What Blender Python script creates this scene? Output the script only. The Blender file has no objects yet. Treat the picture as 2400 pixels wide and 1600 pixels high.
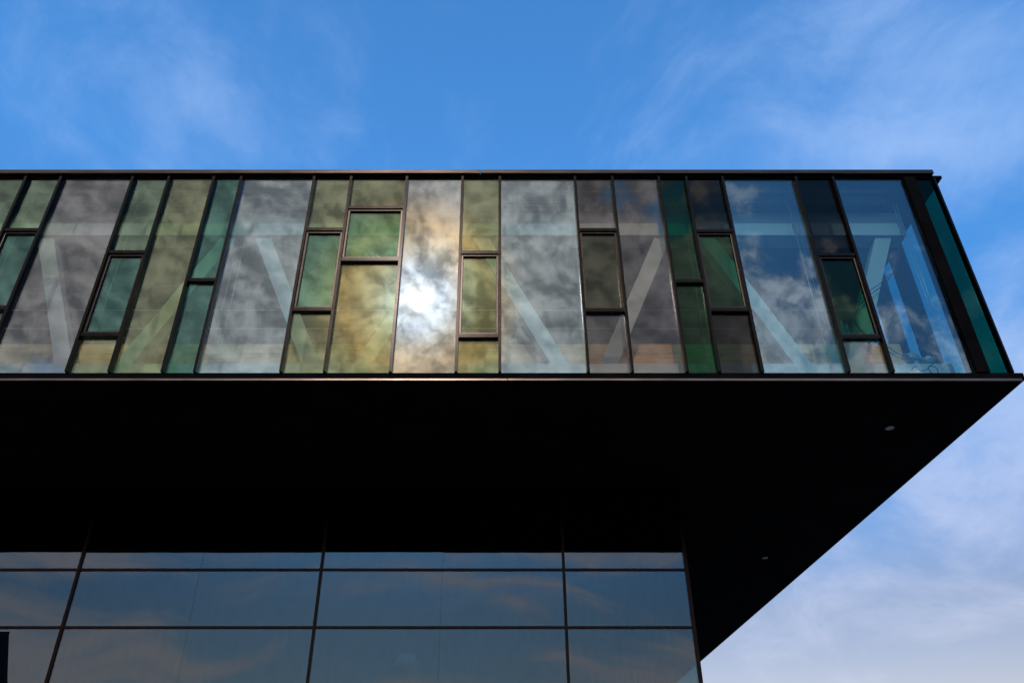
import bpy, bmesh, math, random
from mathutils import Vector, Matrix
random.seed(7)
sc = bpy.context.scene
COL = sc.collection
R = math.radians
EYE = 1.6                                   # eye height above the ground

# ------------------------------------------------------------------ camera
F_PX, CX, CY, PITCH = 1825.4, 1171.5, 800.0, R(32.37)
cam_d = bpy.data.cameras.new('camera')
cam = bpy.data.objects.new('camera', cam_d); COL.objects.link(cam)
cam_d.sensor_fit = 'HORIZONTAL'; cam_d.sensor_width = 36.0
cam_d.lens = 36.0 * F_PX / 2400.0
cam_d.shift_x = (1200.0 - CX) / 2400.0
cam_d.clip_start = 0.1; cam_d.clip_end = 6000
cam.location = (0, 0, EYE); cam.rotation_euler = (math.pi / 2 + PITCH, 0, 0)
sc.camera = cam

# ------------------------------------------------------------------ sky and sun
SUN = Vector((-0.10795, -0.80930, 0.57739)).normalized()
SUN_EL = math.asin(SUN.z); SUN_AZ = math.atan2(SUN.x, SUN.y)
world = bpy.data.worlds.new('World'); sc.world = world; world.use_nodes = True
wt = world.node_tree; wt.nodes.clear()


class G:
    """small node-graph writer"""
    def __init__(s, tree): s.t = tree
    def n(s, typ, ins=None, **kw):
        nd = s.t.nodes.new(typ)
        for k, v in kw.items(): setattr(nd, k, v)
        for k, v in (ins or {}).items(): s.put(nd.inputs[k], v)
        return nd
    def put(s, sock, v):
        if isinstance(v, bpy.types.NodeSocket): s.t.links.new(v, sock)
        else:
            if sock.type == 'RGBA' and len(v) == 3: v = (*v, 1)
            sock.default_value = v
    def m(s, op, a, b=0.0, c=0.0, clamp=False):
        nd = s.n('ShaderNodeMath', {0: a, 1: b, 2: c}, operation=op); nd.use_clamp = clamp
        return nd.outputs[0]
    def v(s, op, a, b=(0, 0, 0), scale=None):
        nd = s.n('ShaderNodeVectorMath', {0: a, 1: b}, operation=op)
        if scale is not None: s.put(nd.inputs['Scale'], scale)
        return nd.outputs['Value'] if op in ('DOT_PRODUCT', 'LENGTH', 'DISTANCE') else nd.outputs['Vector']
    def ss(s, x, a, b, lo=0.0, hi=1.0):
        nd = s.n('ShaderNodeMapRange', {'Value': x, 'From Min': a, 'From Max': b, 'To Min': lo, 'To Max': hi},
                 interpolation_type='SMOOTHSTEP')
        return nd.outputs['Result']
    def noise(s, vec, scale, detail=4, rough=0.55, dist=0.0, out='Fac'):
        nd = s.n('ShaderNodeTexNoise', {'Vector': vec, 'Scale': scale, 'Detail': detail, 'Roughness': rough, 'Distortion': dist})
        return nd.outputs[out]
    def mix(s, f, a, b, mode='MIX'):
        nd = s.n('ShaderNodeMix', data_type='RGBA', blend_type=mode); nd.clamp_factor = True
        s.put(nd.inputs[0], f); s.put(nd.inputs[6], a); s.put(nd.inputs[7], b)
        return nd.outputs[2]
    def gauss(s, ang, sig):            # exp(-(ang/sig)^2)
        q = s.m('DIVIDE', ang, sig)
        return s.m('EXPONENT', s.m('MULTIPLY', s.m('MULTIPLY', q, q), -1.0))


def pixel_ray(u, v):
    a = (u - CX) / F_PX; b = -(v - CY) / F_PX
    return Vector((a, math.cos(PITCH) - b * math.sin(PITCH), math.sin(PITCH) + b * math.cos(PITCH)))


g = G(wt)
D = g.v('NORMALIZE', g.n('ShaderNodeTexCoord').outputs['Generated'])
sx = g.n('ShaderNodeSeparateXYZ', {0: D}); dx, dy, dz = sx.outputs[0], sx.outputs[1], sx.outputs[2]
nish = g.n('ShaderNodeTexSky', sky_type='NISHITA', sun_disc=False)
nish.sun_elevation = SUN_EL; nish.sun_rotation = SUN_AZ
nish.air_density = 1.0; nish.dust_density = 0.6; nish.ozone_density = 2.0; nish.altitude = 50
SKY_K = 0.14
base = g.v('SCALE', nish.outputs[0], scale=SKY_K)
tr_ = g.n('ShaderNodeValToRGB', {'Fac': dz})        # clearer, deeper blue overhead, milky and paler low down
te = tr_.color_ramp.elements
te[0].position = 0.08; te[0].color = (0.60, 0.42, 0.38, 1)
te[1].position = 0.66; te[1].color = (0.44, 1.02, 1.42, 1)
for p_, c_ in ((0.22, (0.52, 0.44, 0.45, 1)), (0.44, (0.30, 0.68, 0.96, 1))):
    e_ = te.new(p_); e_.color = c_
base = g.v('MULTIPLY', base, tr_.outputs[0])
# -- thin cirrus over the whole sky
flow = g.noise(D, 1.6, 3, 0.5, out='Color')
Dw = g.v('ADD', D, g.v('SCALE', g.v('SUBTRACT', flow, (0.5, 0.5, 0.5)), scale=0.35))
cz = g.m('ADD', dz, 0.35)
plane = g.v('SCALE', Dw, scale=g.m('DIVIDE', 1.0, cz))
c1 = g.noise(g.v('MULTIPLY', plane, (2.4, 2.0, 2.0)), 1.9, 9, 0.60, 0.30)
c2 = g.noise(plane, 0.9, 3, 0.5)


def blob(u, v, rad):
    d = pixel_ray(u, v).normalized()
    ang = g.m('ARCCOSINE', g.m('MINIMUM', g.v('DOT_PRODUCT', D, d), 0.99999))
    return g.gauss(ang, R(rad))


patch = g.m('MULTIPLY', blob(2230, 170, 13), 0.27)
for (u, v, rad, k) in ((170, 210, 9, 0.09), (390, 140, 5, 0.07), (2410, 850, 4.5, 0.15), (2330, 1130, 6, 0.16), (2150, 1400, 14, 0.18)):
    patch = g.m('ADD', patch, g.m('MULTIPLY', blob(u, v, rad), k))
cir = g.m('ADD', g.m('ADD', c1, g.m('MULTIPLY', g.m('SUBTRACT', c2, 0.5), 0.35)), patch)
cir_a = g.ss(cir, 0.52, 1.02)
lowmix = g.ss(dz, 0.62, 0.10)                      # milky air towards the horizon
cir_col = g.mix(lowmix, (0.24, 0.36, 0.60), (0.41, 0.43, 0.54))
sky1 = g.mix(g.m('MULTIPLY', cir_a, 0.80), base, cir_col)
# -- pink streaks low over the horizon on the sun's side
st = g.noise(g.v('MULTIPLY', Dw, (1.7, 1.7, 11.0)), 1.3, 6, 0.55, 0.5)
st_a = g.m('MULTIPLY', g.ss(st, 0.45, 0.62), g.m('MULTIPLY', g.ss(dz, 0.05, 0.14), g.ss(dz, 0.40, 0.25)))
st_a = g.m('MULTIPLY', st_a, g.ss(dy, 0.2, -0.3))
sky2 = g.mix(g.m('MULTIPLY', st_a, 0.75), sky1, (1.3, 0.68, 0.58))
# -- cloud bank in front of the sun
ca = g.m('MINIMUM', g.v('DOT_PRODUCT', D, tuple(SUN)), 0.99999)
ang = g.m('ARCCOSINE', ca)
w1 = g.noise(D, 5.0, 4, 0.55, out='Color')
Dk = g.v('ADD', D, g.v('SCALE', g.v('SUBTRACT', w1, (0.5, 0.5, 0.5)), scale=0.06))


def billow(vec):
    n_ = g.noise(vec, 13.0, 9, 0.58, 0.15)
    b_ = g.m('ABSOLUTE', g.m('SUBTRACT', g.noise(vec, 18.0, 4, 0.5), 0.5))
    return g.m('ADD', g.m('MULTIPLY', n_, 0.88), g.m('MULTIPLY', b_, 0.65))


na = billow(Dk)
nb = billow(g.v('ADD', Dk, (0.004, 0.0, 0.011)))
nbig = g.noise(D, 5.0, 3, 0.5)
rel = g.m('ADD', g.m('MULTIPLY', g.m('SUBTRACT', na, nb), 6.0), 0.5, clamp=True)
shade = g.m('ADD', g.m('MULTIPLY', rel, 0.62), g.m('MULTIPLY', g.ss(na, 0.32, 0.70), 0.38))
shade = g.m('MULTIPLY', shade, g.m('ADD', 0.75, g.m('MULTIPLY', nbig, 0.5)))
side = g.ss(dx, 0.12, 0.36)                        # the far end of the bank is thinner and better lit
deck = g.mix(shade, (0.34, 0.36, 0.39), (0.97, 0.98, 0.98))
deck = g.v('MULTIPLY', deck, g.mix(side, (1, 1, 1), (1.75, 1.85, 2.15)))
halo = g.m('ADD', g.m('MULTIPLY', g.gauss(ang, R(2.8)), 2.1), g.m('MULTIPLY', g.gauss(ang, R(6.5)), 1.05))
halo = g.m('MULTIPLY', halo, g.m('ADD', 0.35, g.m('MULTIPLY', shade, 1.15)))
# corona colours: white core, warm ring, faint green outside
ramp = g.n('ShaderNodeValToRGB', {'Fac': g.m('DIVIDE', ang, R(11))})
els = ramp.color_ramp.elements
els[0].position = 0.0; els[0].color = (1.0, 1.0, 1.0, 1)
els[1].position = 1.0; els[1].color = (1.0, 1.0, 1.0, 1)
for p, c in ((0.20, (0.90, 1.0, 1.12, 1)), (0.33, (1.12, 1.0, 0.82, 1)), (0.50, (1.38, 1.0, 0.62, 1)), (0.72, (1.03, 1.0, 0.96, 1))):
    e = els.new(p); e.color = c
glow = g.v('SCALE', ramp.outputs[0], scale=halo)
deck_l = g.v('ADD', g.v('MULTIPLY', deck, ramp.outputs[0]), glow)
zc = g.m('SUBTRACT', 0.88, g.m('MULTIPLY', dx, 0.82))
top_m = g.m('SUBTRACT', zc, dz)                                      # > 0 under the bank's upper edge
lowe = g.m('SUBTRACT', dz, 0.40)
edge = g.m('ADD', g.m('MINIMUM', g.m('MULTIPLY', top_m, 2.2), g.m('MULTIPLY', lowe, 4.0)), g.m('MULTIPLY', g.m('SUBTRACT', na, 0.5), 1.1))
bank = g.m('MULTIPLY', g.ss(edge, -0.06, 0.16), g.ss(dy, -0.05, -0.40))
sky3 = g.mix(bank, sky2, deck_l)
disc = g.ss(ang, R(0.48), R(0.30))                 # the veiled sun itself
sky3 = g.v('ADD', sky3, g.v('SCALE', (1.0, 0.97, 0.92), scale=g.m('MULTIPLY', disc, 3.5)))
bg = g.n('ShaderNodeBackground', {'Color': sky3, 'Strength': 1.0})
wo = g.n('ShaderNodeOutputWorld', {'Surface': bg.outputs[0]})

sun_d = bpy.data.lights.new('sun', 'SUN'); sun_d.energy = 0.9; sun_d.angle = R(0.75); sun_d.color = (1.0, 0.95, 0.88)
sun = bpy.data.objects.new('sun', sun_d); COL.objects.link(sun)
sun.rotation_euler = (-SUN).to_track_quat('-Z', 'Y').to_euler()
sun.location = (-8, -30, 40)

vs = sc.view_settings
vs.view_transform = 'Standard'; vs.look = 'None'; vs.exposure = 0.7; vs.gamma = 1.0; vs.use_curve_mapping = False
sc.render.engine = 'CYCLES'
sc.cycles.use_denoising = True
sc.cycles.transparent_max_bounces = 40
sc.cycles.max_bounces = 10
sc.cycles.caustics_reflective = False
sc.cycles.caustics_refractive = False
sc.cycles.sample_clamp_indirect = 4.0


# ------------------------------------------------------------------ materials
def mat(name):
    m = bpy.data.materials.new(name); m.use_nodes = True; m.node_tree.nodes.clear()
    return m, G(m.node_tree)


def solid(name, col, rough=0.6, metal=0.0, var=0.12, scale=3.0, bump=0.0, spec=0.5, stretch=(1, 1, 1)):
    m, q = mat(name)
    co = q.v('MULTIPLY', q.n('ShaderNodeTexCoord').outputs['Object'], stretch)
    nz = q.noise(co, scale, 6, 0.6)
    lo = tuple(c * (1 - var) for c in col); hi = tuple(min(1, c * (1 + var)) for c in col)
    b = q.n('ShaderNodeBsdfPrincipled', {'Base Color': q.mix(q.ss(nz, 0.3, 0.7), lo, hi), 'Metallic': metal,
            'Roughness': q.m('ADD', rough - 0.06, q.m('MULTIPLY', nz, 0.12)), 'Specular IOR Level': spec})
    if bump:
        bp = q.n('ShaderNodeBump', {'Height': q.noise(co, scale * 6, 4, 0.6), 'Strength': bump, 'Distance': 0.004})
        q.put(b.inputs['Normal'], bp.outputs[0])
    q.n('ShaderNodeOutputMaterial', {'Surface': b.outputs[0]})
    return m


def glass(name, refl, trans, r0, wave=1.0):
    """coated glazing: part mirrors the sky in its own tint, the rest passes tinted light"""
    m, q = mat(name)
    tc = q.n('ShaderNodeTexCoord')
    face = q.n('ShaderNodeLayerWeight', {'Blend': 0.5}).outputs['Facing']
    sch = q.m('POWER', face, 5.0)
    fac = q.m('ADD', r0, q.m('MULTIPLY', sch, 1 - r0), clamp=True)
    bp = q.n('ShaderNodeBump', {'Height': q.noise(tc.outputs['Object'], 0.9, 1, 0.4), 'Strength': 1.0, 'Distance': 0.0016 * wave})
    # faint dust film and water marks dull the mirror unevenly
    dust = q.noise(q.v('MULTIPLY', tc.outputs['Object'], (5, 5, 1.1)), 2.0, 6, 0.65)
    gl = q.n('ShaderNodeBsdfGlossy', {'Color': q.mix(q.ss(dust, 0.35, 0.8), refl, tuple(c * 0.90 for c in refl)),
             'Roughness': 0.0, 'Normal': bp.outputs[0]})
    tr = q.n('ShaderNodeBsdfTransparent', {'Color': trans})
    mx = q.n('ShaderNodeMixShader', {0: fac, 1: tr.outputs[0], 2: gl.outputs[0]})
    q.n('ShaderNodeOutputMaterial', {'Surface': mx.outputs[0]})
    return m


def wood(name):
    m, q = mat(name)
    tc = q.n('ShaderNodeTexCoord')
    oi = q.n('ShaderNodeObjectInfo').outputs['Random']
    co = q.v('ADD', q.v('MULTIPLY', tc.outputs['Object'], (0.35, 6, 9)), q.v('SCALE', (7, 3, 5), scale=oi))
    nz = q.noise(co, 3.0, 7, 0.62, 0.8)
    c = q.mix(q.ss(nz, 0.3, 0.72), (0.50, 0.22, 0.065), (0.85, 0.44, 0.14))
    c = q.mix(q.m('MULTIPLY', oi, 0.4), c, (0.75, 0.42, 0.16))
    b = q.n('ShaderNodeBsdfPrincipled', {'Base Color': c, 'Roughness': 0.5})
    q.n('ShaderNodeOutputMaterial', {'Surface': b.outputs[0]})
    return m


M = {}
M['frame'] = solid('bronze_black_frame', (0.0065, 0.0042, 0.0034), 0.22, 0.9, 0.2, 5)
M['sash'] = solid('bronze_sash', (0.026, 0.017, 0.013), 0.26, 0.8, 0.2, 6)
M['cap'] = solid('weathered_bronze_cap', (0.042, 0.027, 0.021), 0.25, 0.85, 0.25, 2.5, 0.15, stretch=(0.6, 1, 6))
M['drip'] = solid('bare_bronze_drip', (0.12, 0.082, 0.064), 0.25, 0.85, 0.3, 2.0, 0.15, stretch=(0.5, 1, 6))
M['black'] = solid('black_coated_panel', (0.0035, 0.0035, 0.004), 0.75, 0, 0.3, 1.5, spec=0.01)
M['soffit'] = solid('black_soffit', (0.005, 0.005, 0.0055), 0.85, 0, 0.3, 0.8, spec=0.01)
M['white'] = solid('white_painted_steel', (0.50, 0.52, 0.51), 0.55, 0, 0.06, 2.0, 0.1)
M['ceiling'] = solid('dark_ceiling', (0.055, 0.060, 0.078), 0.8, 0, 0.25, 1.5)
M['duct'] = solid('grey_blue_ceiling_beam', (0.15, 0.165, 0.175), 0.7, 0, 0.15, 1.2)
M['floor'] = solid('grey_screed', (0.20, 0.20, 0.19), 0.8, 0, 0.15, 1.4)
M['wall_in'] = solid('dark_inner_wall', (0.05, 0.055, 0.06), 0.85, 0, 0.2, 0.8)
M['wire'] = solid('bright_steel_wire', (0.75, 0.76, 0.74), 0.35, 0.6, 0.05, 8)
M['rubber'] = solid('black_rubber_cable', (0.02, 0.022, 0.024), 0.55, 0, 0.2, 8)
M['bag'] = solid('grey_nylon_bag', (0.07, 0.08, 0.085), 0.8, 0, 0.3, 9, 0.4)
M['label'] = solid('white_paper_label', (0.8, 0.8, 0.78), 0.7, 0, 0.04, 9)
M['film'] = solid('crumpled_plastic_film', (0.30, 0.33, 0.35), 0.3, 0, 0.25, 6, 0.5)
M['bottle'] = solid('pale_plastic', (0.45, 0.62, 0.62), 0.4, 0, 0.1, 6)
M['metal'] = solid('brushed_metal_ring', (0.25, 0.25, 0.26), 0.35, 0.7, 0.1, 10)
M['lens'] = solid('frosted_lamp_lens', (0.35, 0.35, 0.35), 0.4, 0, 0.05, 10)
M['paving'] = solid('grey_paving', (0.16, 0.155, 0.15), 0.85, 0, 0.25, 0.35, 0.3)
M['dark_brick'] = solid('dark_brick', (0.07, 0.05, 0.045), 0.9, 0, 0.35, 1.5, 0.4)
M['slate'] = solid('dark_slate', (0.06, 0.06, 0.065), 0.8, 0, 0.3, 2)
M['shade'] = solid('cream_lamp_shade', (0.8, 0.78, 0.72), 0.6, 0, 0.05, 4)
M['joint'] = solid('black_silicone', (0.01, 0.01, 0.01), 0.7, 0, 0.2, 4, spec=0.1)
M['wood'] = wood('warm_plank_wood')

GL = {
    'clear': glass('clear_glass', (0.95, 0.98, 1.0), (0.70, 0.80, 0.82), 0.125),
    'sunny': glass('neutral_glass', (1.0, 1.0, 1.0), (0.58, 0.62, 0.62), 0.15),
    'blue':  glass('blue_clear_glass', (0.90, 0.96, 1.0), (0.64, 0.79, 0.82), 0.062),
    'umber': glass('umber_glass', (0.90, 0.88, 0.72), (0.50, 0.52, 0.45), 0.040),
    'warm':  glass('warm_grey_glass', (0.98, 0.94, 0.95), (0.74, 0.76, 0.76), 0.085),
    'purple': glass('plum_grey_glass', (0.92, 0.88, 0.92), (0.74, 0.73, 0.70), 0.045),
    'olive': glass('olive_glass', (0.95, 0.95, 0.72), (0.68, 0.73, 0.58), 0.085),
    'moss':  glass('moss_glass', (0.82, 0.95, 0.78), (0.64, 0.74, 0.63), 0.080),
    'teal':  glass('teal_glass', (0.58, 0.92, 0.84), (0.40, 0.62, 0.57), 0.078),
    'jade':  glass('jade_glass', (0.62, 0.95, 0.76), (0.42, 0.62, 0.52), 0.095),
    'green': glass('green_glass', (0.55, 0.68, 0.50), (0.15, 0.52, 0.38), 0.022),
    'dusk':  glass('dark_dusk_glass', (0.80, 0.72, 0.66), (0.38, 0.40, 0.40), 0.015),
    'sea':   glass('sea_green_glass', (0.20, 0.50, 0.45), (0.03, 0.42, 0.34), 0.015),
    'lower': glass('slate_blue_glass', (0.44, 0.76, 0.94), (0.46, 0.60, 0.64), 0.090, 0.7),
    'end':   glass('end_wall_glass', (0.8, 0.95, 1.0), (0.50, 0.74, 0.73), 0.06),
}


# ------------------------------------------------------------------ builders
def link(name, verts, faces, material, parent=None, smooth=False, bevel=0.0):
    c = sum((Vector(v) for v in verts), Vector()) / len(verts)
    me = bpy.data.meshes.new(name)
    me.from_pydata([Vector(v) - c for v in verts], [], faces); me.validate()
    bm = bmesh.new(); bm.from_mesh(me)
    bmesh.ops.recalc_face_normals(bm, faces=bm.faces)
    if bevel: bmesh.ops.bevel(bm, geom=list(bm.edges), offset=bevel, segments=2, affect='EDGES', profile=0.6)
    bm.to_mesh(me); bm.free()
    me.materials.append(material)
    if smooth:
        for p in me.polygons: p.use_smooth = True
    o = bpy.data.objects.new(name, me); COL.objects.link(o)
    place(o, c, parent)
    return o


def wloc(o):
    p = Vector(o.location)
    while o.parent: o = o.parent; p += Vector(o.location)
    return p


def place(o, c, parent):
    if parent is not None:
        o.parent = parent; o.location = Vector(c) - wloc(parent)
    else: o.location = c


BF = [(0, 1, 2, 3), (7, 6, 5, 4), (0, 4, 5, 1), (1, 5, 6, 2), (2, 6, 7, 3), (3, 7, 4, 0)]


def box(name, x0, x1, y0, y1, z0, z1, material, parent=None, bevel=0.0):
    """z is given above the eye; world z adds the eye height"""
    z0 += EYE; z1 += EYE
    v = [(x0, y0, z0), (x1, y0, z0), (x1, y1, z0), (x0, y1, z0), (x0, y0, z1), (x1, y0, z1), (x1, y1, z1), (x0, y1, z1)]
    return link(name, v, BF, material, parent, bevel=bevel)


def tube(name, pts, rad, material, parent=None, sides=8):
    verts, faces = [], []
    pts = [Vector(p) + Vector((0, 0, EYE)) for p in pts]
    for i, p in enumerate(pts):
        t = (pts[min(i + 1, len(pts) - 1)] - pts[max(i - 1, 0)]).normalized()
        a = t.cross(Vector((0.31, 0.95, 0.05))).normalized(); b = t.cross(a)
        r = rad[i] if isinstance(rad, (list, tuple)) else rad
        for k in range(sides):
            th = 2 * math.pi * k / sides
            verts.append(p + (a * math.cos(th) + b * math.sin(th)) * r)
    for i in range(len(pts) - 1):
        for k in range(sides):
            k2 = (k + 1) % sides
            faces.append((i * sides + k, i * sides + k2, (i + 1) * sides + k2, (i + 1) * sides + k))
    faces.append(tuple(range(sides))); faces.append(tuple(range((len(pts) - 1) * sides, len(pts) * sides)))
    return link(name, verts, faces, material, parent, smooth=True)


def lathe(name, centre, prof, material, parent=None, seg=24):
    cx, cy, cz = centre; verts, faces = [], []
    for r, z in prof:
        for k in range(seg):
            th = 2 * math.pi * k / seg
            verts.append((cx + r * math.cos(th), cy + r * math.sin(th), cz + z + EYE))
    n = len(prof)
    for i in range(n - 1):
        for k in range(seg):
            k2 = (k + 1) % seg
            faces.append((i * seg + k, i * seg + k2, (i + 1) * seg + k2, (i + 1) * seg + k))
    faces.append(tuple(range(seg))); faces.append(tuple(range((n - 1) * seg, n * seg)))
    return link(name, verts, faces, material, parent, smooth=True)


def empty(name, loc, parent=None):
    o = bpy.data.objects.new(name, None); COL.objects.link(o); o.empty_display_size = 0.3
    place(o, Vector(loc), parent)
    return o


def tag(o, label=None, cat=None, group=None, kind=None):
    if label: o['label'] = label
    if cat: o['category'] = cat
    if group: o['group'] = group
    if kind: o['kind'] = kind
    return o


def atY(u, v, Y):
    d = pixel_ray(u, v); return d * (Y / d.y)


def atZ(u, v, Z):
    d = pixel_ray(u, v); return d * (Z / d.z)


def smooth_path(pts, n=8):
    out = []
    P = [Vector(p) for p in pts]
    for i in range(len(P) - 1):
        p0, p1, p2, p3 = P[max(i - 1, 0)], P[i], P[i + 1], P[min(i + 2, len(P) - 1)]
        for k in range(n):
            t = k / n
            out.append(0.5 * ((2 * p1) + (p2 - p0) * t + (2 * p0 - 5 * p1 + 4 * p2 - p3) * t * t + (3 * p1 - p0 - 3 * p2 + p3) * t ** 3))
    out.append(P[-1])
    return out


# ------------------------------------------------------------------ ground
gm = bpy.data.meshes.new('ground')
gm.from_pydata([(-2500, -2500, 0), (2500, -2500, 0), (2500, 2500, 0), (-2500, 2500, 0)], [], [(0, 1, 2, 3)])
gm.materials.append(M['paving'])
gr = bpy.data.objects.new('ground', gm); COL.objects.link(gr); tag(gr, kind='structure')

# ------------------------------------------------------------------ the building
YG = 12.0                                  # plane of the upper glazing
Z_TOP, Z_BOT = 11.6347, 6.9199             # glass, above the eye
Z_SOF = atY(1171, 892, 11.92).z
X_L, X_SOF, Y_BACK = -30.0, atZ(1800, 1411, Z_SOF).x, 52.0
YL = 0.5 * (atZ(1000, 1295, Z_SOF).y + 11.92)  # lower wall: its glass mirrors the soffit's front edge
bld = empty('office_building', (-8, YG, 0))
tag(bld, 'dark office building with a cantilevered storey of coloured glass over a glass lower storey', 'building')

# roof: cap over a recessed dark gap, ceiling slab behind
X_CAP = atY(2189, 404, 11.88).x
X_PLT = atY(2206, 412, 11.97).x
ZC0, ZC1 = atY(1171, 405.5, 11.88).z, atY(1171, 397.5, 11.88).z
ZPL = atY(2206, 412, 11.97).z
roof = box('roof_slab', X_L, X_PLT, 11.97, Y_BACK, Z_TOP + 0.012, max(ZPL, Z_TOP + 0.03), M['black'], bld)
box('roof_gap_panel', X_L, X_CAP - 0.02, 12.03, Y_BACK - 0.2, max(ZPL, Z_TOP + 0.03) + 0.0005, ZC0 + 0.04, M['black'], roof)
edges = [X_L, -21.0, -13.9, atY(449, 400, 11.9).x, atY(1126, 400, 11.9).x, X_CAP]
for i in range(len(edges) - 1):
    box('roof_cap', edges[i] + 0.003, edges[i + 1] - 0.003, 11.88, 12.029, ZC0, ZC1, M['cap'], roof, bevel=0.006)
box('roof_deck', X_L, X_CAP - 0.01, 12.032, Y_BACK - 0.1, ZC0 + 0.041, ZC1 - 0.005, M['black'], roof)

# floor slab, dark sill, bronze drip edge, black soffit
ZD1 = atY(1171, 886.5, 11.915).z
X_FLR = atY(2404, 882, 11.92).x
slab = box('floor_slab', X_L, X_FLR, 11.95, Y_BACK, ZD1 + 0.001, Z_BOT - 0.004, M['black'], bld)
e2 = [X_L, -18.0, -9.5, atY(1190, 888, 11.9).x, X_SOF]
for i in range(len(e2) - 1):
    box('drip_edge', e2[i] + 0.003, e2[i + 1] - 0.003, 11.915, 11.96, Z_SOF + 0.006, ZD1, M['drip'], slab, bevel=0.004)
soffit = box('soffit', X_L, X_SOF, 11.962, Y_BACK - 0.05, Z_SOF, ZD1, M['soffit'], bld)


def downlight(u, v):
    p = atZ(u, v, Z_SOF)
    d = empty('downlight', (p.x, p.y, Z_SOF + EYE), bld)
    lathe('trim_ring', (p.x, p.y, Z_SOF), [(0.062, -0.002), (0.085, -0.002), (0.088, -0.008), (0.080, -0.016), (0.062, -0.012)], M['metal'], d)
    lathe('lens', (p.x, p.y, Z_SOF), [(0.060, -0.002), (0.060, -0.008), (0.03, -0.014), (0.002, -0.016)], M['lens'], d)


downlight(2085, 1002); downlight(1793, 1306)

# mullion positions from the photograph: x at glass top, x at glass bottom
mul_px = [(63, None), (145, None), (312.4, 157.5), (397, 258), (502.8, 381.4), (566.5, 457.7), (738, 658), (824.5, 760.2),
          (954.2, 915.1), (1084.2, 1068.7), (1171, 1172), (1346.3, 1379.5), (1434, 1482.3), (1543, 1610.4), (1607.7, 1685.6),
          (1691, 1787.8), (1863.6, 1989), (1953, 2089)]
YF = 11.96
MX = []
for t, b in mul_px:
    xt = atY(t, 420.5, YF).x
    MX.append(xt if b is None else 0.5 * (xt + atY(b, 876.5, YF).x))
MX = [MX[0] - 1.55, MX[0] - 0.82] + MX
MW = 0.052
for x in MX:
    mo = box('mullion', x - MW / 2, x + MW / 2, 11.90, 12.03, Z_BOT, Z_TOP, M['frame'], bld)
    # the fin runs on as a wedge in front of the dark gap
    zt = Z_TOP + EYE
    link('fin_tip', [(x - MW / 2, 11.90, zt + 0.001), (x + MW / 2, 11.90, zt + 0.001), (x + MW / 2, 11.985, zt + 0.001), (x - MW / 2, 11.985, zt + 0.001),
                     (x - 0.006, 11.955, zt + 0.10), (x + 0.006, 11.955, zt + 0.10), (x + 0.006, 11.985, zt + 0.10), (x - 0.006, 11.985, zt + 0.10)],
         BF, M['frame'], mo)
COLX = (atY(2118, 428, 11.98).x + atY(2287, 876, 11.98).x) / 2
XSTR = (atY(2163, 476, 11.98).x + atY(2318, 876, 11.98).x) / 2
XEND = (atY(2193, 434, 11.98).x + atY(2374, 876, 11.98).x) / 2


def zrow(v): return atY(1171.5, v, YF).z


def add_pane(x0, x1, z0, z1, kind, parent, y=12.0, tilt=True, name='pane'):
    o = box(name, x0, x1, y - 0.010, y + 0.010, z0, z1, GL[kind], parent)
    if tilt: o.rotation_euler = (R(random.uniform(-0.12, 0.12)), 0, R(random.uniform(-0.16, 0.16)))
    return o


def column(i, kinds, rows=(), sash=None, tilt=True):
    """one bay of the upper glazing between mullions i and i+1"""
    x0, x1 = MX[i] + MW / 2, MX[i + 1] - MW / 2
    zs = [Z_TOP] + [zrow(v) for v in rows] + [Z_BOT]
    TH = 0.036
    for v in rows:
        z = zrow(v)
        box('transom', x0 + 0.0005, x1 - 0.0005, 11.915, 12.03, z - TH, z + TH, M['frame'], bld)
    for k, kind in enumerate(kinds):
        zt = zs[k] - (TH if k else 0.0) - 0.001; zb = zs[k + 1] + (TH if k < len(kinds) - 1 else 0.0) + 0.001
        if sash == k:
            w = empty('window', ((x0 + x1) / 2, 11.99, (zb + zt) / 2 + EYE), bld)
            f = 0.042
            for (a, b, c, d) in ((x0 + .002, x1 - .002, zt - f, zt - .001), (x0 + .002, x1 - .002, zb + .001, zb + f),
                                 (x0 + .002, x0 + f, zb + f + .0005, zt - f - .0005), (x1 - f, x1 - .002, zb + f + .0005, zt - f - .0005)):
                box('sash_rail', a, b, 11.945, 12.02, c, d, M['sash'], w, bevel=0.004)
            add_pane(x0 + f + .001, x1 - f - .001, zb + f + .001, zt - f - .001, kind, w, tilt=tilt)
        else:
            add_pane(x0 + .002, x1 - .002, zb, zt, kind, bld, tilt=tilt)


cols = [(['moss'], (), None), (['moss', 'teal'], (600,), None), (['moss', 'teal', 'moss'], (541, 724), 1), (['warm'], (), None),
        (['moss', 'teal', 'olive'], (593, 786), 1), (['olive'], (), None), (['teal', 'teal'], (658,), None), (['clear'], (), None),
        (['olive', 'jade', 'olive'], (540, 727), 1), (['olive', 'jade', 'olive'], (488.5, 610.5), 1), (['sunny'], (), None),
        (['olive', 'moss', 'olive'], (594, 789), 1), (['clear'], (), None), (['purple', 'umber', 'purple'], (541, 729), 1),
        (['purple'], (), None), (['green', 'green'], (661,), None), (['dusk', 'green', 'dusk'], (543.5, 728), 1), (['blue'], (), None),
        (['dusk', 'green', 'purple'], (599, 791.5), 1)]
for i, (k, r, s) in enumerate(cols):
    column(i, k, r, s, tilt=(i not in (10, 8, 11)))
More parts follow.
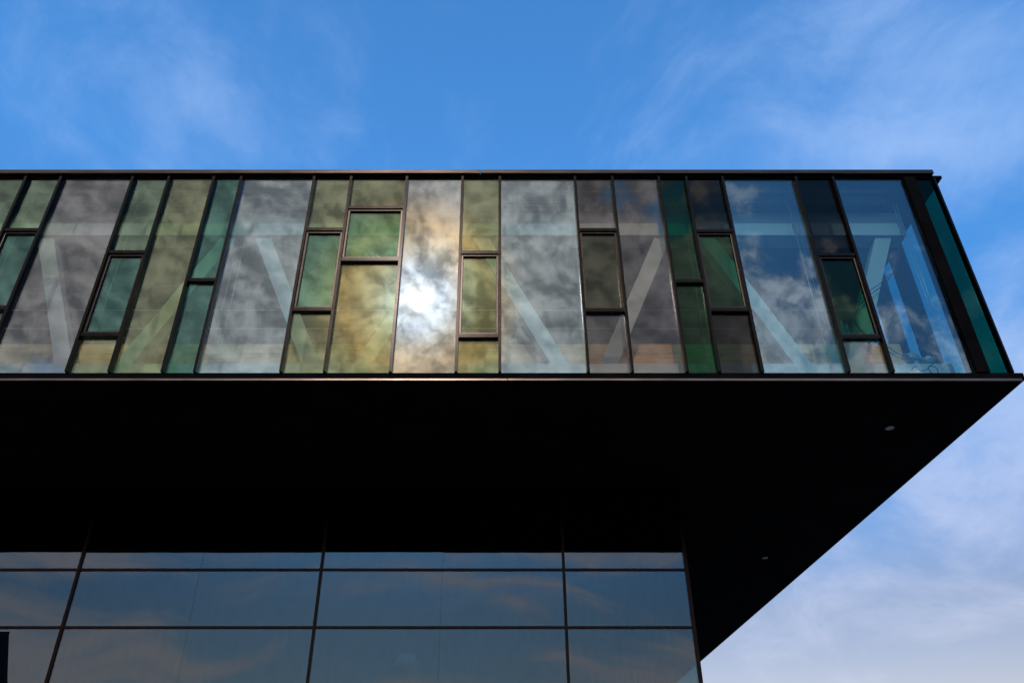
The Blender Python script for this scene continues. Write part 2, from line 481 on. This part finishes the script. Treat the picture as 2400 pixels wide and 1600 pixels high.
# corner bay, corner post, narrow sea-green strip, end edge
add_pane(MX[-1] + MW / 2 + .002, COLX - .002, Z_BOT + .001, Z_TOP - .001, 'blue', bld)
box('corner_post', COLX, XSTR, 11.92, 12.22, Z_BOT, Z_TOP, M['black'], bld)
add_pane(XSTR + .002, XEND - 0.03, Z_BOT + .001, Z_TOP - .001, 'sea', bld, tilt=False)
box('edge_mullion', XEND - 0.028, XEND + 0.01, 11.93, 12.06, Z_BOT, Z_TOP, M['frame'], bld)

# end wall: glazed, with deep mullions
ys = [12.07, 13.78, 14.78] + [16.28 + 1.5 * k for k in range(20)]
for k in range(len(ys) - 1):
    o = box('end_pane', XEND - 0.022, XEND - 0.002, ys[k] + 0.03, ys[k + 1] - 0.03, Z_BOT + .001, Z_TOP - .001, GL['end'], bld)
for y in ys[1:]:
    box('end_mullion', XEND - 0.36, XEND + 0.03, y - 0.029, y + 0.029, Z_BOT, Z_TOP, M['frame'], bld)

# ------------------------------------------------------------------ inside the upper storey
XI = COLX - 0.25
box('ceiling', X_L, XEND - 0.04, 12.25, Y_BACK - 1, Z_TOP - 0.06, Z_TOP - 0.002, M['ceiling'], bld)
for k in range(2):
    y = 15.6 + 2.4 * k
    box('ceiling_beam', X_L, XEND - 0.9, y, y + 0.22, Z_TOP - 0.34, Z_TOP - 0.0605, M['duct'], bld)
for y0_, y1_, h_ in ((12.27, 12.33, 0.05), (12.52, 12.60, 0.09), (12.66, 12.70, 0.04)):
    box('ceiling_track', X_L, XEND - 0.9, y0_, y1_, Z_TOP - 0.0605 - h_, Z_TOP - 0.0605, M['duct'], bld)
YT = 12.75
zc_b = atY(1171, 551, YT).z; zb_t = atY(1171, 852, YT).z
box('truss_top_chord', X_L, atY(2125, 551, YT).x, YT, YT + 0.42, zc_b, zc_b + 0.62, M['white'], bld)
box('truss_bottom_chord', X_L, atY(2233, 860, YT).x, YT, YT + 0.42, Z_BOT + 0.02, zb_t, M['white'], bld)
YB = YT + 0.06
zt_b = zc_b - 0.001; zb_b = zb_t + 0.001


def brace(ub, ut, Y, w=0.34, vb=852, vt=567, depth=0.26, name='truss_brace', m='white'):
    pb, pt = atY(ub, vb, Y), atY(ut, vt, Y)
    s = (pt.x - pb.x) / (pt.z - pb.z)
    xb, xt = pb.x + s * (zb_b - pb.z), pb.x + s * (zt_b - pb.z)
    h = w / 2
    v = []
    for y in (Y, Y + depth):
        v += [(xb - h, y, zb_b + EYE), (xb + h, y, zb_b + EYE), (xt + h, y, zt_b + EYE), (xt - h, y, zt_b + EYE)]
    return link(name, v, [(0, 1, 2, 3), (7, 6, 5, 4), (0, 4, 5, 1), (1, 5, 6, 2), (2, 6, 7, 3), (3, 7, 4, 0)], M[m], bld)


for ub, ut in ((148, 108), (288, 528), (728, 620), (850, 1045), (1312, 1133), (1427, 1548), (1882, 1664), (2004, 2068)):
    brace(ub, ut, YB)
# second truss across the room
Y2 = 19.5
box('truss_top_chord', X_L, 7.4, Y2, Y2 + 0.42, zc_b, zc_b + 0.62, M['white'], bld)
# wood-boarded ledge behind the truss
zw_t, YW = atY(1171, 806, 13.35).z, 13.35
xw = atY(2113, 820, YW).x; xw2 = atY(2227, 840, YW).x
zw_b = Z_BOT + 0.03
zmid = atY(1171, 838, YW).z
ledge = empty('wood_ledge', (0, YW, zw_b + EYE), bld)
NP = 6
hgt = (zw_t - zw_b) / NP
for k in range(NP):
    z0 = zw_b + k * hgt
    xe = xw2 if z0 + hgt < zmid else xw
    cuts = [X_L, -9.2, -4.6 - 0.7 * (k % 2), 0.3 + 0.6 * (k % 3), 4.4 - 0.5 * (k % 2), xe]
    for a, b in zip(cuts[:-1], cuts[1:]):
        box('plank', a + 0.0015, b - 0.0015, YW, YW + 0.03, z0 + 0.003, z0 + hgt - 0.001, M['wood'], ledge, bevel=0.0015)
box('ledge_top', X_L, xw, YW + 0.031, YW + 0.40, zw_t - 0.06, zw_t - 0.002, M['wood'], ledge)
# two guard-rail wires over the ledge
YR = 13.40
rail = empty('guard_rail', (0, YR, zw_t + EYE), bld)
for v in (727, 770):
    z = atY(1171, v, YR).z
    tube('rail_wire', [(X_L, YR, z), (-10, YR, z), (0, YR, z), (XEND - 1.3, YR, z)], 0.007, M['wire'], rail, 6)
for x in (-9.6, -4.9, -0.05, 4.75):
    box('rail_post', x - 0.012, x + 0.012, YR + 0.012, YR + 0.04, zw_t - 0.05, atY(1171, 723, YR).z, M['frame'], rail)
# shade guide wires just behind the glass
YW2 = 12.42
for (u, v) in ((58, 505), (320, 490), (550, 600), (566, 600), (1352, 600), (1362, 600), (1605, 520), (1616, 520), (1850, 490), (1861, 490), (2098, 495), (2118, 530)):
    x = atY(u, v, YW2).x
    tube('shade_wire', [(x, YW2, zb_t + 0.05), (x, YW2, 9.0), (x, YW2, atY(1171, 478, YW2).z)], 0.0042, M['wire'], bld, 6)
box('shade_rail', X_L, XI, YW2 - 0.03, YW2 + 0.03, atY(1171, 478, YW2).z, Z_TOP - 0.061, M['ceiling'], bld)
# end-wall bracing and perimeter beam seen through the corner pane
XB = XEND - 0.80
box('end_beam', XB, XB + 0.42, 13.2, 46, zc_b + 0.1, zc_b + 0.62, M['duct'], bld)


def ybrace(y0, y1, w=0.34):
    v = []
    for x in (XB + 0.08, XB + 0.34):
        v += [(x, y0 - w / 2, Z_BOT + EYE), (x, y0 + w / 2, Z_BOT + EYE), (x, y1 + w / 2, zc_b + 0.099 + EYE), (x, y1 - w / 2, zc_b + 0.099 + EYE)]
    return link('end_brace', v, [(0, 1, 2, 3), (7, 6, 5, 4), (0, 4, 5, 1), (1, 5, 6, 2), (2, 6, 7, 3), (3, 7, 4, 0)], M['duct'], bld)


for a, b in ((19.2, 14.6), (19.6, 23.8)): ybrace(a, b)
box('room_floor', X_L, XEND - 0.21, 13.40, Y_BACK - 1, Z_BOT - 0.003, Z_BOT + 0.025, M['floor'], bld)

# ------------------------------------------------------------------ lower storey: curtain wall under the soffit
XR = atY(1636, 1551, YL).x
vb = atY(1327, 1470, YL).x; vd = vb - atY(737, 1470, YL).x
vx = [-30.0] + [vb - vd * k for k in (5, 4, 3, 2, 1, 0)]
h1, h2 = atY(1100, 1335, YL).z, atY(1100, 1470, YL).z
hz = [h1 - (h1 - h2) * k for k in range(5)] + [-1.10]
LW = 0.06
for x in vx[1:]:
    box('curtain_wall_mullion', x - LW / 2, x + LW / 2, YL - 0.05, YL + 0.06, -1.6, Z_SOF - 0.001, M['frame'], bld)
box('curtain_wall_corner', XR - 0.035, XR + 0.04, YL - 0.05, YL + 0.07, -1.6, Z_SOF - 0.001, M['frame'], bld)
xs = vx + [XR]
zr = [Z_SOF] + hz + [-1.6]
for b in range(len(xs) - 1):
    x0 = xs[b] + LW / 2; x1 = xs[b + 1] - (LW / 2 if b < len(xs) - 2 else 0.036)
    for z in hz:
        box('curtain_wall_transom', x0 + .0005, x1 - .0005, YL - 0.04, YL + 0.05, z - 0.026, z + 0.026, M['frame'], bld)
    halves = [(x0, (x0 + x1) / 2), ((x0 + x1) / 2, x1)] if b < len(xs) - 2 else [(x0, x1)]
    for r in range(len(zr) - 1):
        zt = zr[r] - (0.027 if r else 0.002); zb = zr[r + 1] + (0.027 if r < len(zr) - 2 else 0.001)
        for (a, c) in halves:
            o = box('curtain_wall_pane', a + 0.002, c - 0.002, YL - 0.012, YL + 0.012, zb, zt, GL['lower'], bld)
            o.rotation_euler = (R(random.uniform(-0.07, 0.07)), 0, R(random.uniform(-0.12, 0.12)))
# side wall of the lower storey
sy = [YL + 0.07] + [YL + 2.7 + 2.7 * k for k in range(10)]
for k in range(len(sy) - 1):
    box('side_pane', XR - 0.012, XR + 0.012, sy[k] + 0.03, sy[k + 1] - 0.03, -1.6, Z_SOF - 0.002, GL['end'], bld)
    box('side_mullion', XR - 0.06, XR + 0.03, sy[k + 1] - 0.029, sy[k + 1] + 0.029, -1.6, Z_SOF - 0.001, M['frame'], bld)
box('inner_wall', X_L, 0.6, 27.0, 27.2, -1.6, Z_SOF - 0.002, M['wall_in'], bld)
box('inner_cross_wall', X_L, X_L + 0.2, YL + 0.2, 26.9, -1.6, Z_SOF - 0.002, M['wall_in'], bld)

# ------------------------------------------------------------------ loose things inside
# lamp shade hanging in the lower storey
p = atY(952, 1546, 19.0)
lamp = empty('pendant_lamp', (p.x, 19.0, p.z - 0.13 + EYE)); tag(lamp, 'pale tapered pendant lamp hanging behind the lower glass wall', 'lamp')
lathe('lamp_shade', (p.x, 19.0, p.z - 0.13), [(0.30, 0.0), (0.20, 0.27), (0.03, 0.28)], M['shade'], lamp, 28)
tube('lamp_cord', [(p.x, 19.0, p.z + 0.15), (p.x, 19.0, p.z + 0.8), (p.x, 19.0, Z_SOF - 0.003)], 0.006, M['rubber'], lamp, 6)

# bottle on the ledge
p = atY(1986, 806, 13.55)
bt = empty('bottle', (p.x, 13.55, zw_t + EYE)); tag(bt, 'pale teal bottle with a narrow neck standing on the wooden ledge', 'bottle')
lathe('bottle_body', (p.x, 13.55, zw_t), [(0.085, 0.0), (0.095, 0.02), (0.095, 0.46), (0.085, 0.52), (0.035, 0.58)], M['bottle'], bt)
lathe('bottle_cap', (p.x, 13.55, zw_t), [(0.033, 0.581), (0.033, 0.64), (0.012, 0.66), (0.008, 0.72)], M['label'], bt)

# bag with a paper label by the corner pane
p = atY(2152, 879, 12.42)
z0 = Z_BOT + 0.0
bag = empty('cable_bag', (p.x, 12.42, z0 + EYE)); tag(bag, 'dark grey slumped bag with a white label beside the corner window', 'bag')
vv, ff = [], []
SEG, RNG = 20, 8
for r in range(RNG + 1):
    ph = r / RNG * math.pi / 2
    for k in range(SEG):
        th = 2 * math.pi * k / SEG
        wob = 1 + 0.10 * math.sin(3 * th + r) + 0.06 * math.sin(7 * th - 2 * r)
        vv.append((p.x + 0.19 * math.cos(th) * math.cos(ph) ** 0.8 * wob + 0.02, 12.42 + 0.15 * math.sin(th) * math.cos(ph) ** 0.8 * wob,
                   z0 + EYE + 0.002 + 0.155 * math.sin(ph) * (1 + 0.07 * math.sin(2 * th))))
for r in range(RNG):
    for k in range(SEG):
        k2 = (k + 1) % SEG
        ff.append((r * SEG + k, r * SEG + k2, (r + 1) * SEG + k2, (r + 1) * SEG + k))
ff.append(tuple(range(SEG)))
link('bag_body', vv, ff, M['bag'], bag, smooth=True)
q = atY(2153, 869, 12.26)
link('paper_label', [(q.x - .03, 12.265, q.z + EYE - .02), (q.x + .035, 12.265, q.z + EYE - .022), (q.x + .033, 12.295, q.z + EYE + .025), (q.x - .032, 12.295, q.z + EYE + .027),
                     (q.x - .03, 12.269, q.z + EYE - .02), (q.x + .035, 12.269, q.z + EYE - .022), (q.x + .033, 12.299, q.z + EYE + .025), (q.x - .032, 12.299, q.z + EYE + .027)], BF, M['label'], bag)
# coiled cable beside the bag
def px_path(pts, Y): return [atY(u, v, Y) for u, v in pts]
cb = tube('coiled_cable', smooth_path(px_path([(2136, 868), (2145, 858), (2158, 868), (2172, 866), (2180, 858), (2195, 862), (2198, 876), (2186, 875), (2176, 862), (2184, 854), (2192, 848), (2186, 838), (2178, 842)], 12.5), 6), 0.009, M['rubber'])
tag(cb, 'thin black cable lying in loose loops next to the grey bag', 'cable')
# cable slung round the last brace
hc = tube('hanging_cable', smooth_path(px_path([(2092, 640), (2070, 668), (2040, 690), (2012, 720), (2004, 752), (2030, 784), (2068, 802), (2100, 826), (2122, 836)], 12.70), 6), 0.011, M['rubber'])
tag(hc, 'black cable slung around the white end brace and sagging to the ledge', 'cable')
hc2 = tube('hanging_cable', smooth_path(px_path([(2086, 640), (2066, 662), (2036, 684), (2008, 716), (1998, 744), (2020, 778), (2060, 806), (2096, 832), (2118, 842)], 12.66), 6), 0.009, M['rubber'])
tag(hc2, 'thinner black cable running just below the one slung around the end brace', 'cable')
# crumpled plastic film on the chord
def film(u, v, Y, sx_, sz_, label):
    c = atY(u, v, Y); bmx = bmesh.new()
    bmesh.ops.create_icosphere(bmx, subdivisions=3, radius=1.0)
    rr = random.Random(int(u))
    for w in bmx.verts:
        k = 1 + 0.22 * math.sin(5 * w.co.x + 3 * w.co.z + u) + rr.uniform(-0.10, 0.10)
        w.co = Vector((w.co.x * sx_ * k, w.co.y * 0.10 * k, max(w.co.z, -0.6) * sz_ * k))
    me = bpy.data.meshes.new('plastic_film'); bmx.to_mesh(me); bmx.free(); me.materials.append(M['film'])
    o = bpy.data.objects.new('plastic_film', me); COL.objects.link(o); o.location = c + Vector((0, 0, EYE))
    tag(o, label, 'plastic film')
film(2134, 838, 12.95, 0.13, 0.10, 'small crumpled clear plastic film lump where the hanging cables end')
film(2172, 846, 12.92, 0.15, 0.09, 'larger crumpled clear plastic film lump above the coiled cable')

# ------------------------------------------------------------------ neighbour across the street, mirrored in the lower glass
nb_y = -30.0
V = 2 * YL - nb_y
a = atY(36, 1470, V); b2 = atY(34, 1600, V)
sl = (b2.x - a.x) / (a.z - b2.z)
zt = a.z + EYE - 0.75
xb = a.x + sl * zt
nbld = empty('neighbour_building', (a.x - 8, nb_y, 0)); tag(nbld, 'dark brick building with a sloped end wall mirrored in the lower glass', 'building')
xl, dpt = a.x - 22, 14
link('wall', [(xl, nb_y, 0), (xb, nb_y, 0), (xb - 13, nb_y - dpt, 0), (xl, nb_y - dpt, 0), (xl, nb_y, zt), (a.x, nb_y, zt), (a.x - 13, nb_y - dpt, zt), (xl, nb_y - dpt, zt)], BF, M['dark_brick'], nbld)
rf = link('roof', [(xl - .3, nb_y + .35, zt + .002), (a.x + .04, nb_y + .10, zt + .002), (a.x - 12.8, nb_y - dpt - .3, zt + .002), (xl - .3, nb_y - dpt - .3, zt + .002),
              (xl - .3, nb_y + .35, zt + .5), (a.x - .02, nb_y + .10, zt + .4), (a.x - 12.9, nb_y - dpt - .3, zt + .5), (xl - .3, nb_y - dpt - .3, zt + .5)], BF, M['slate'], nbld)
for fl in range(4):
    for k in range(6):
        x = xl + 2.0 + 3.3 * k; z = 1.2 + 3.6 * fl
        w = box('window', x, x + 1.4, nb_y + 0.003, nb_y + 0.06, z - EYE, z + 1.9 - EYE, M['frame'], nbld)
        box('window_pane', x + .1, x + 1.3, nb_y + 0.061, nb_y + 0.07, z + .1 - EYE, z + 1.8 - EYE, M['black'], w)
